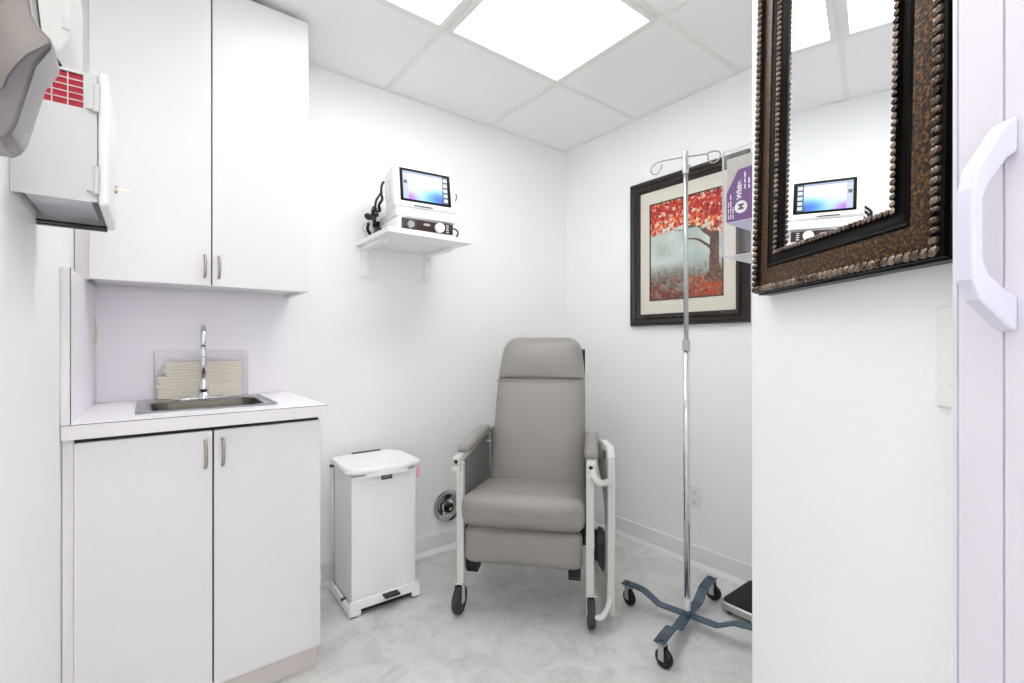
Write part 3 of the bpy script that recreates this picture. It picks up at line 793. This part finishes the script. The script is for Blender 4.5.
# ------------------------------------------------------------------ IV stand
iv = thing('iv_stand', 'chrome IV pole with two loop hooks on a blue four-legged base', 'IV stand', (-.520, -1.246, 0), 0)
iv_c = Vector((-.520, -1.246))
iv.rotation_euler = Matrix.Rotation(R(-.18), 3, Vector((.614, .789, 0))).to_euler()
ends = [Vector((-.576, -.988)), Vector((-.805, -1.318)), Vector((-.248, -1.198)), Vector((-.466, -1.511))]
for i, e in enumerate(ends):
    d = (e - iv_c); Lg = d.length; d.normalize(); nrm = Vector((-d.y, d.x))
    prf = [(0, .052), (.12, .052), (.185, .088), (Lg - .03, .094), (Lg + .020, .094)]
    b = MB(); rings = []
    for s_, z_ in prf:
        rings.append([(d.x * s_ + nrm.x * q * .021, d.y * s_ + nrm.y * q * .021, z_ + dz) for q, dz in ((-1, -.005), (1, -.005), (1, .0), (-1, .0))])
    if i == 3: pass
    if i % 2: rings = [[(x, y, z_ + .006) if k < 2 and 0 else (x, y, z_) for (x, y, z_) in r] for k, r in enumerate(rings)]
    b.loft(rings); lg = b.build('leg', M['blue'], iv, bevel=.0015)
    px_, py_ = d.x * (Lg), d.y * (Lg)
    b = MB(); b.cyl((px_, py_, .094), (px_, py_, .100), .011, seg=6); b.build('leg_bolt', M['rod'], lg, smooth='auto')
    yaw = [R(-12), R(0), R(5), R(40)][i]; rot = Matrix.Rotation(yaw, 3, 'Z'); ax = rot @ Vector((1, 0, 0)); r = .034
    trail = rot @ Vector((0, 1, 0)) * -.012
    P0 = Vector((px_, py_, r)) + trail
    c = MB(); seg = 24; rings = []
    for off, rad in ((-.010, r - .008), (-.010, r - .003), (-.006, r), (.006, r), (.010, r - .003), (.010, r - .008)):
        rings.append([P0 + ax * off + (rot @ Vector((0, math.cos(2*PI*k/seg), math.sin(2*PI*k/seg)))) * rad for k in range(seg)])
    c.loft(rings); wl_ = c.build('caster_wheel', M['black'], iv, smooth='auto')
    MB().cyl(P0 - ax * .014, P0 + ax * .014, .007, seg=12).build('wheel_hub', M['alu'], wl_, smooth='auto')
    f = MB()
    for q in (-1, 1): f.obox(P0 + ax * .0135 * q + Vector((0, 0, .020)) - trail * .4, (.0025, .024, .056), rot)
    f.obox(Vector((px_, py_, .080)), (.032, .032, .006), rot)
    f.cyl((px_, py_, .080), (px_, py_, .0895), .014, seg=16)
    f.build('caster_fork', M['alu'], iv, bevel=.001)
MB().lathe([(.019, .045), (.019, .056), (.017, .060), (.0135, .062)]).build('hub', M['blue'], iv, smooth='auto')
MB().cyl((0, 0, .05), (0, 0, 1.165), .0125, seg=24).build('lower_pole', M['chrome'], iv, smooth=True)
MB().lathe([(.0150, 1.135), (.0155, 1.140), (.0155, 1.170), (.0150, 1.178), (.011, 1.180)]).build('height_collar', M['alu'], iv, smooth='auto')
MB().cyl((0, 0, 1.17), (0, 0, 1.953), .0092, seg=20).build('upper_pole', M['alu'], iv, smooth=True)
b = MB(); b.lathe([(.0095, 1.862), (.0128, 1.864), (.0128, 1.886), (.0115, 1.888), (.0112, 1.953), (.009, 1.9535)]); b.build('hook_sleeve', M['chrome'], iv, smooth='auto')
MB().cyl((.006, -.012, 1.893), (.007, -.0165, 1.893), .003, seg=8).build('set_screw', M['black'], iv)
hd = Vector((.50, -.866, 0)); 
for s_ in (-1, 1):
    pts = [(0, 0, 1.932)]
    base = [(.05, 1.930), (.105, 1.926), (.128, 1.913), (.135, 1.893), (.124, 1.878), (.106, 1.880), (.092, 1.900), (.086, 1.914)] if s_ < 0 else [(.04, 1.931), (.082, 1.930), (.088, 1.908), (.103, 1.893), (.122, 1.898), (.136, 1.920), (.130, 1.936), (.110, 1.940), (.090, 1.936)]
    for k, (q, z_) in enumerate(base):
        # hook plane turned towards the camera side
        pts.append((s_ * q * hd.x, s_ * q * hd.y + .0012 * k, z_))
    MB().tube(bez(pts, 6), .0030, seg=10).build('hook', M['nickel'], iv, smooth=True)
MB().lathe([(.0128, .068), (.0132, .07), (.0132, .115), (.0128, .118)]).build('tape_band', M['whitep'], iv, smooth='auto')

# ------------------------------------------------------------------ floor scale
fs = thing('floor_scale', 'silver floor scale with black mat top against the picture wall', 'scale', (-.172, -1.432, 0), 0)
b = MB(); b.loft([rr(.275, .31, .03, .018), rr(.295, .325, .035, .024), rr(.295, .325, .035, .048), rr(.284, .314, .03, .053)]); b.build('platform', M['alu'], fs, smooth='auto')
b = MB(); b.loft([rr(.274, .304, .028, .0525), rr(.274, .304, .028, .0565), rr(.266, .296, .026, .058)]); b.build('mat', M['scale_top'], fs, smooth='auto')
for x in (-.11, .11):
    for y in (-.125, .125): MB().cyl((x, y, 0), (x, y, .020), .016, seg=14).build('foot', M['black'], fs, smooth='auto')

# ------------------------------------------------------------------ framed picture
PW, PH = .690, .826
pc = thing('framed_picture', 'dark framed picture of a red autumn tree on the right wall', 'picture', (-.001, -.9165, 1.2635), -PI / 2)
b = MB(); frame_sweep(b, PW, PH, [(0, 0), (0, .022), (.006, .030), (.020, .032), (.028, .024), (.040, .022), (.048, .026), (.058, .022), (.066, .012), (.066, 0)])
for v_ in b.bm.verts: v_.co.z += PH / 2
b.build('frame', M['espresso'], pc, smooth='auto')
b = MB(); rope(b, PW, PH, .045, .028, .0125, .0055, .3)
for v_ in b.bm.verts: v_.co.z += PH / 2
b.build('carved_beading', M['bead_dark'], pc, smooth=True)
b = MB()
aw, ah = .430, .545            # painting opening
ix, iz = PW / 2 - .060, PH / 2 - .060
for x0, x1, z0, z1 in ((-ix, -aw/2, -iz, iz), (aw/2, ix, -iz, iz), (-aw/2, aw/2, -iz, -ah/2), (-aw/2, aw/2, ah/2, iz)):
    b.box(x0, x1, -.010, -.004, z0 + PH / 2, z1 + PH / 2)
b.build('mat_board', M['matte'], pc)
b = MB(); frame_sweep(b, aw + .004, ah + .004, [(0, .0085), (0, .0125), (.006, .0125), (.006, .0085)])
for v_ in b.bm.verts: v_.co.z += PH / 2
b.build('inner_fillet', mat('fillet_gilt', srgb(90, 78, 60), .4, .5), pc)
# painting (an autumn tree in mist)
nx, ny = 132, 168
rg = np.random.default_rng(11)
yy, xx = np.mgrid[0:ny, 0:nx]; u = (xx + .5) / nx; v = (yy + .5) / ny
def smooth_noise(sx, sy):
    g_ = rg.random((sy + 2, sx + 2)); X_ = u * sx; Y_ = v * sy
    i = X_.astype(int); j = Y_.astype(int); fx = X_ - i; fy = Y_ - j
    fx = fx * fx * (3 - 2 * fx); fy = fy * fy * (3 - 2 * fy)
    return (g_[j, i] * (1 - fx) * (1 - fy) + g_[j, i + 1] * fx * (1 - fy) + g_[j + 1, i] * (1 - fx) * fy + g_[j + 1, i + 1] * fx * fy)
n1 = smooth_noise(6, 8); n2 = smooth_noise(18, 22); n3 = smooth_noise(45, 60)
mist = np.array([.80, .85, .82]); mistg = np.array([.58, .64, .62])
img = mist + (mistg - mist) * (n1 * .7 * (v > .3))[..., None]
k = np.clip((v - .62) / .16, 0, 1)[..., None] * (.55 + .6 * n2[..., None]); img = img * (1 - np.clip(k, 0, 1)) + np.array([.46, .44, .40]) * np.clip(k, 0, 1)
k = np.clip((v - .80) / .12, 0, 1)[..., None] * np.clip(.25 + .8 * n2[..., None], 0, 1); img = img * (1 - k) + np.array([.42, .22, .17]) * k
k = (np.clip((v - .76) / .06, 0, 1) * np.clip((u - .45) / .3, 0, 1) * (n3 > .35))[..., None] * .85; img = img * (1 - k) + np.array([.80, .32, .14]) * k
k = (np.clip((v - .72) / .1, 0, 1) * (n3 > .66))[..., None] * .5; img = img * (1 - k) + np.array([.25, .20, .18]) * k
def stroke(pts, w0, w1, c):
    global img
    P_ = bez([(p[0], p[1], 0) for p in pts], 14); N = len(P_)
    for i, p in enumerate(P_):
        w_ = w0 + (w1 - w0) * i / N
        m_ = ((u - p.x) ** 2 + ((v - p.y) * ny / nx * (nx / ny) * 1.27) ** 2) < w_ * w_
        sh_ = .85 + .4 * n3[m_][:, None]
        img[m_] = np.array(c) * sh_
tr = (.40, .30, .26)
stroke([(.90, .82), (.89, .70), (.89, .50), (.90, .30), (.93, .10)], .065, .05, tr)
stroke([(.98, .83), (.92, .76), (.90, .70)], .05, .05, tr); stroke([(.78, .83), (.86, .78), (.88, .70)], .035, .05, tr)
stroke([(.88, .44), (.78, .38), (.68, .31), (.55, .30), (.42, .22)], .034, .012, tr)
stroke([(.87, .56), (.78, .50), (.66, .44), (.52, .42)], .020, .008, (.34, .26, .22))
stroke([(.90, .34), (.82, .24), (.80, .10)], .03, .012, tr)
stroke([(.70, .32), (.60, .20), (.55, .08)], .012, .005, tr); stroke([(.60, .30), (.48, .33), (.36, .31)], .010, .004, tr)
for q in range(26):
    tx, ty = rg.random() * .8, .66 + .10 * rg.random(); stroke([(tx, ty + .05), (tx + .02 * (rg.random() - .5), ty)], .004, .003, (.36, .33, .30))
reds = [(.72, .14, .11), (.62, .09, .08), (.80, .24, .14), (.86, .38, .17), (.50, .07, .07), (.76, .18, .15), (.93, .62, .36), (.88, .84, .76)]
def dab(px_, py_, r_, c):
    x0, x1 = max(0, int((px_ - r_) * nx)), min(nx, int((px_ + r_) * nx) + 2)
    y0, y1 = max(0, int((py_ - r_) * ny)), min(ny, int((py_ + r_) * ny) + 2)
    uu, vv = u[y0:y1, x0:x1], v[y0:y1, x0:x1]
    m_ = ((uu - px_) ** 2 + ((vv - py_) * 1.27) ** 2) < r_ * r_
    sub = img[y0:y1, x0:x1]; sub[m_] = sub[m_] * .2 + np.array(c) * .8
for q in range(2100):
    px_ = rg.random(); lim = .27 + .10 * px_ + .05 * math.sin(px_ * 7 + 1)
    py_ = lim * rg.random() ** .9
    edge = py_ / lim
    if edge > .72 and rg.random() < .45: continue
    if px_ < .35 and edge > .5 and rg.random() < .4: continue
    ci = rg.choice(8, p=[.26, .20, .14, .06, .12, .10, .04, .08]) if edge < .6 else rg.choice(8, p=[.10, .05, .20, .22, .02, .08, .18, .15])
    dab(px_, py_, .009 + .014 * rg.random(), reds[ci])
for q in range(120):
    dab(rg.random(), .78 + .22 * rg.random(), .006 + .012 * rg.random(), [(.72, .26, .16), (.42, .16, .12), (.80, .45, .30), (.55, .50, .46)][rg.integers(4)])
for q in range(40): dab(rg.random() * .8, .40 + .18 * rg.random(), .006, (.88, .42, .25))
colgrid('painting', aw, ah, np.clip(img, 0, 1), attr_mat('painting_paint', .6), pc, (0, -.0075, PH / 2))

# wall outlet on the picture wall
wo = thing('wall_outlet', 'white duplex outlet plate low on the right wall behind the IV pole', 'outlet', (-.0005, -.977, .300), -PI / 2)
MB().box(-.036, .036, -.005, 0, 0, .118).build('plate', M['whitep'], wo, bevel=.002)
for z0 in (.018, .066):
    sck = MB().box(-.017, .017, -.0075, -.005, z0, z0 + .034).build('socket', M['whitep'], wo, bevel=.002)
    b = MB(); b.box(-.008, -.0055, -.0079, -.0074, z0 + .016, z0 + .026); b.box(.0055, .008, -.0079, -.0074, z0 + .016, z0 + .026); b.cyl((0, -.0074, z0 + .008), (0, -.0079, z0 + .008), .0025, seg=10); b.build('slots', M['black'], sck)

# ------------------------------------------------------------------ glove box in its acrylic holder
gh = thing('glove_box_holder', 'clear acrylic wall holder around the purple glove box, left of the mirror', 'glove box holder', (-1.05, EY + .001, 1.385), PI)
# local x runs towards -x of the room, -y out of the wall into the room
b = MB(); b.box(-.07, .072, -.104, 0, 0, .003); b.box(.069, .072, -.104, -.001, .003, .262); b.box(-.07, -.067, -.104, -.001, .003, .262)
b.box(-.07, .072, -.003, 0, .003, .262); b.box(-.07, -.045, -.104, -.101, .003, .262); b.box(.045, .072, -.104, -.101, .003, .262)
b.build('acrylic_shell', M['acr'], gh)
b = MB(); b.box(.0685, .0735, -.1050, -.1025, 0, .262); b.box(-.07, .0725, -.104, 0, -.002, .0005); b.box(.0685, .0730, -.1040, 0, .2615, .264); b.build('acrylic_edges', M['acr_edge'], gh)
gb = thing('glove_box', 'purple card glove box standing on end, left of the mirror', 'glove box', (-1.05, EY + .001, 1.385), PI)
b = MB(); b.box(-.062, .064, -.098, -.006, .085, .245); b.build('carton', M['cardgrey'], gb)
side = .0645
b = MB(); b.prism([(-.098, .0855), (-.098, .158), (-.069, .211), (-.006, .216), (-.006, .0855)], side, side + .0008, 'x'); b.build('printed_side', M['purple'], gb)
b = MB(); b.box(-.062, .0648, -.0985, -.006, .0835, .085); b.build('carton_end', M['lilac'], gb)
def sidetext(body, size, m, y, z, bold=0.):
    # on the face looking towards -x of the room, letters turned on end and reading upwards
    return text(body, size, m, gb, (side + .0010, y, z), Matrix(((0, 0, 1), (0, -1, 0), (1, 0, 0))).to_euler() if 0 else _e, 'printed_text', bold)
# letter x axis -> local +z ; letter y axis -> local -y ... normal -> local +x
_e = Matrix(((0, 0, 1), (0, 1, 0), (-1, 0, 0))).to_euler()
mm = Matrix(((0, 0, 1), (0, 1, 0), (1, 0, 0)))
# rows built from columns: X=(0,0,1), Y=(0,-1,0), Z = X x Y = (1,0,0)
_e = Matrix(((0, 0, 1), (0, -1, 0), (1, 0, 0))).to_euler()
sidetext('White', .0175, M['textw'], -.0600, .138, .0005)
b = MB()
def fine_row(y, z0, words, h):
    z_ = z0
    for wl_ in words:
        b.box(side + .0007, side + .0011, y - h, y, z_, z_ + wl_); z_ += wl_ + .003
fine_row(-.050, .160, (.012, .010, .014), .0032); fine_row(-.040, .160, (.008, .014), .0032)
fine_row(-.086, .092, (.014, .010, .016, .012), .0022); fine_row(-.080, .092, (.010, .016), .0022); fine_row(-.092, .092, (.012, .012, .014), .0018)
b.build('fine_print', M['textw'], gb)
b = MB(); b.lathe([(.0005, side + .0008), (.0155, side + .0008), (.0155, side + .0013), (.0005, side + .0013)], (0, -.0616, .118), 'x', 28); b.build('size_disc', M['textw'], gb)
_s = text('M', .020, M['textd'], gb, (side + .0016, -.0545, .1105), _e, 'size_letter', .0006)

# ------------------------------------------------------------------ mirror on the slanted wall
def on_wall(s_, out, z):
    return (EX + DX * s_ + NX * out, EY + DY * s_ + NY * out, z)
RZ = math.atan2(DY, DX)
MW, MH = .428, .86
mr = thing('wall_mirror', 'tall wall mirror in a bronze and black rope-edged frame', 'mirror', on_wall(.287, .022, 1.270), RZ)
mr.rotation_euler = (R(-1.2), 0, RZ - R(.8))
def up_(b):
    for v_ in b.bm.verts: v_.co.z += MH / 2
    return b
b = MB(); frame_sweep(b, MW, MH, [(0, -.0), (0, .014), (.004, .018), (.012, .019), (.014, .015), (.016, .0)]); up_(b).build('outer_frame', M['gloss_black'], mr, smooth='auto')
b = MB(); frame_sweep(b, MW, MH, [(.013, -.01), (.013, .011), (.018, .013), (.046, .015), (.048, .012), (.048, -.01)]); up_(b).build('bronze_band', M['bronze'], mr, smooth='auto')
b = MB(); frame_sweep(b, MW, MH, [(.047, -.008), (.047, .015), (.050, .017), (.055, .013), (.070, .012), (.0745, .014), (.0775, .011), (.0775, .0045), (.06, .0045)]); up_(b).build('black_inner_frame', M['gloss_black'], mr, smooth='auto')
b = MB(); frame_sweep(b, MW, MH, [(-.003, -.018), (-.003, .004), (.001, .008), (.001, -.018)]); up_(b).build('black_back_moulding', M['gloss_black'], mr, smooth='auto')
b = MB(); rope(b, MW, MH, .0075, .0185, .0120, .0062, .7); up_(b).build('outer_rope_bead', M['bead'], mr, smooth=True)
b = MB(); rope(b, MW, MH, .0735, .0155, .0098, .0042, .7); up_(b).build('inner_rope_bead', M['bead'], mr, smooth=True)
b = MB(); b.box(-MW/2 + .062, MW/2 - .062, -.0050, -.0025, .062, MH - .062); b.build('mirror_glass', M['mirror'], mr)
b = MB(); b.box(-MW/2 + .008, MW/2 - .008, .0005, .010, .008, MH - .008) if 0 else b.box(-MW/2 + .02, MW/2 - .02, .0145, .017, .02, MH - .02); b.build('backing_board', M['black'], mr)

# light switch on the same wall
ls = thing('light_switch', 'white rocker light switch plate beside the pale sliding door', 'light switch', on_wall(.491, .0005, 1.086), RZ)
MB().box(-.036, .036, -.006, 0, 0, .127).build('plate', M['whitep'], ls, bevel=.0025)
MB().box(-.017, .017, -.0085, -.006, .030, .097).build('rocker', M['whitep'], ls, bevel=.001)
for z0 in (.018, .109):
    MB().cyl((0, -.006, z0), (0, -.0075, z0), .003, seg=10).build('screw', M['greyp'], ls)

# ------------------------------------------------------------------ folding door at the right
fd = thing('door_1', 'pale folded accordion door with a D handle at the right edge of the photo', 'door', on_wall(.531, .060, 0), RZ)
fd['kind'] = 'structure'; del fd['category']
# local x towards the entrance, y into the wall
b = MB()
b.prism([(.0, .003), (.003, 0), (.0075, 0), (.0075, .003), (.010, .003), (.010, 0), (.055, 0), (.055, .004), (.0575, .004), (.0575, 0), (.15, 0), (.15, .030), (.0, .030)], .012, H - .03, 'z')
b.build('lead_post', M['door'], fd)
b = MB()
zz_ = [(.15, .004), (.19, .030), (.23, .004), (.27, .030), (.31, .004), (.31, .010), (.27, .036), (.23, .010), (.19, .036), (.15, .010)]
b.prism(zz_, .015, H - .03, 'z'); b.build('folded_panels', M['door'], fd)
MB().box(-.002, .004, .010, .026, .012, H - .03).build('edge_strip', M['lam_edge'], fd, bevel=.0015)
hz0 = 1.168
b = MB()
pf = [(0, .222), (-.012, .214), (-.040, .172), (-.0455, .150), (-.0455, .062), (-.038, .042), (-.008, .014), (0, .010), (0, .046), (-.010, .050), (-.028, .066), (-.034, .08), (-.034, .140), (-.028, .156), (-.010, .180), (0, .186)]
b.prism([(y, z_ + hz0) for y, z_ in pf], .052, .070, 'x'); b.build('door_handle', M['handle'], fd, bevel=.003, seg=3)
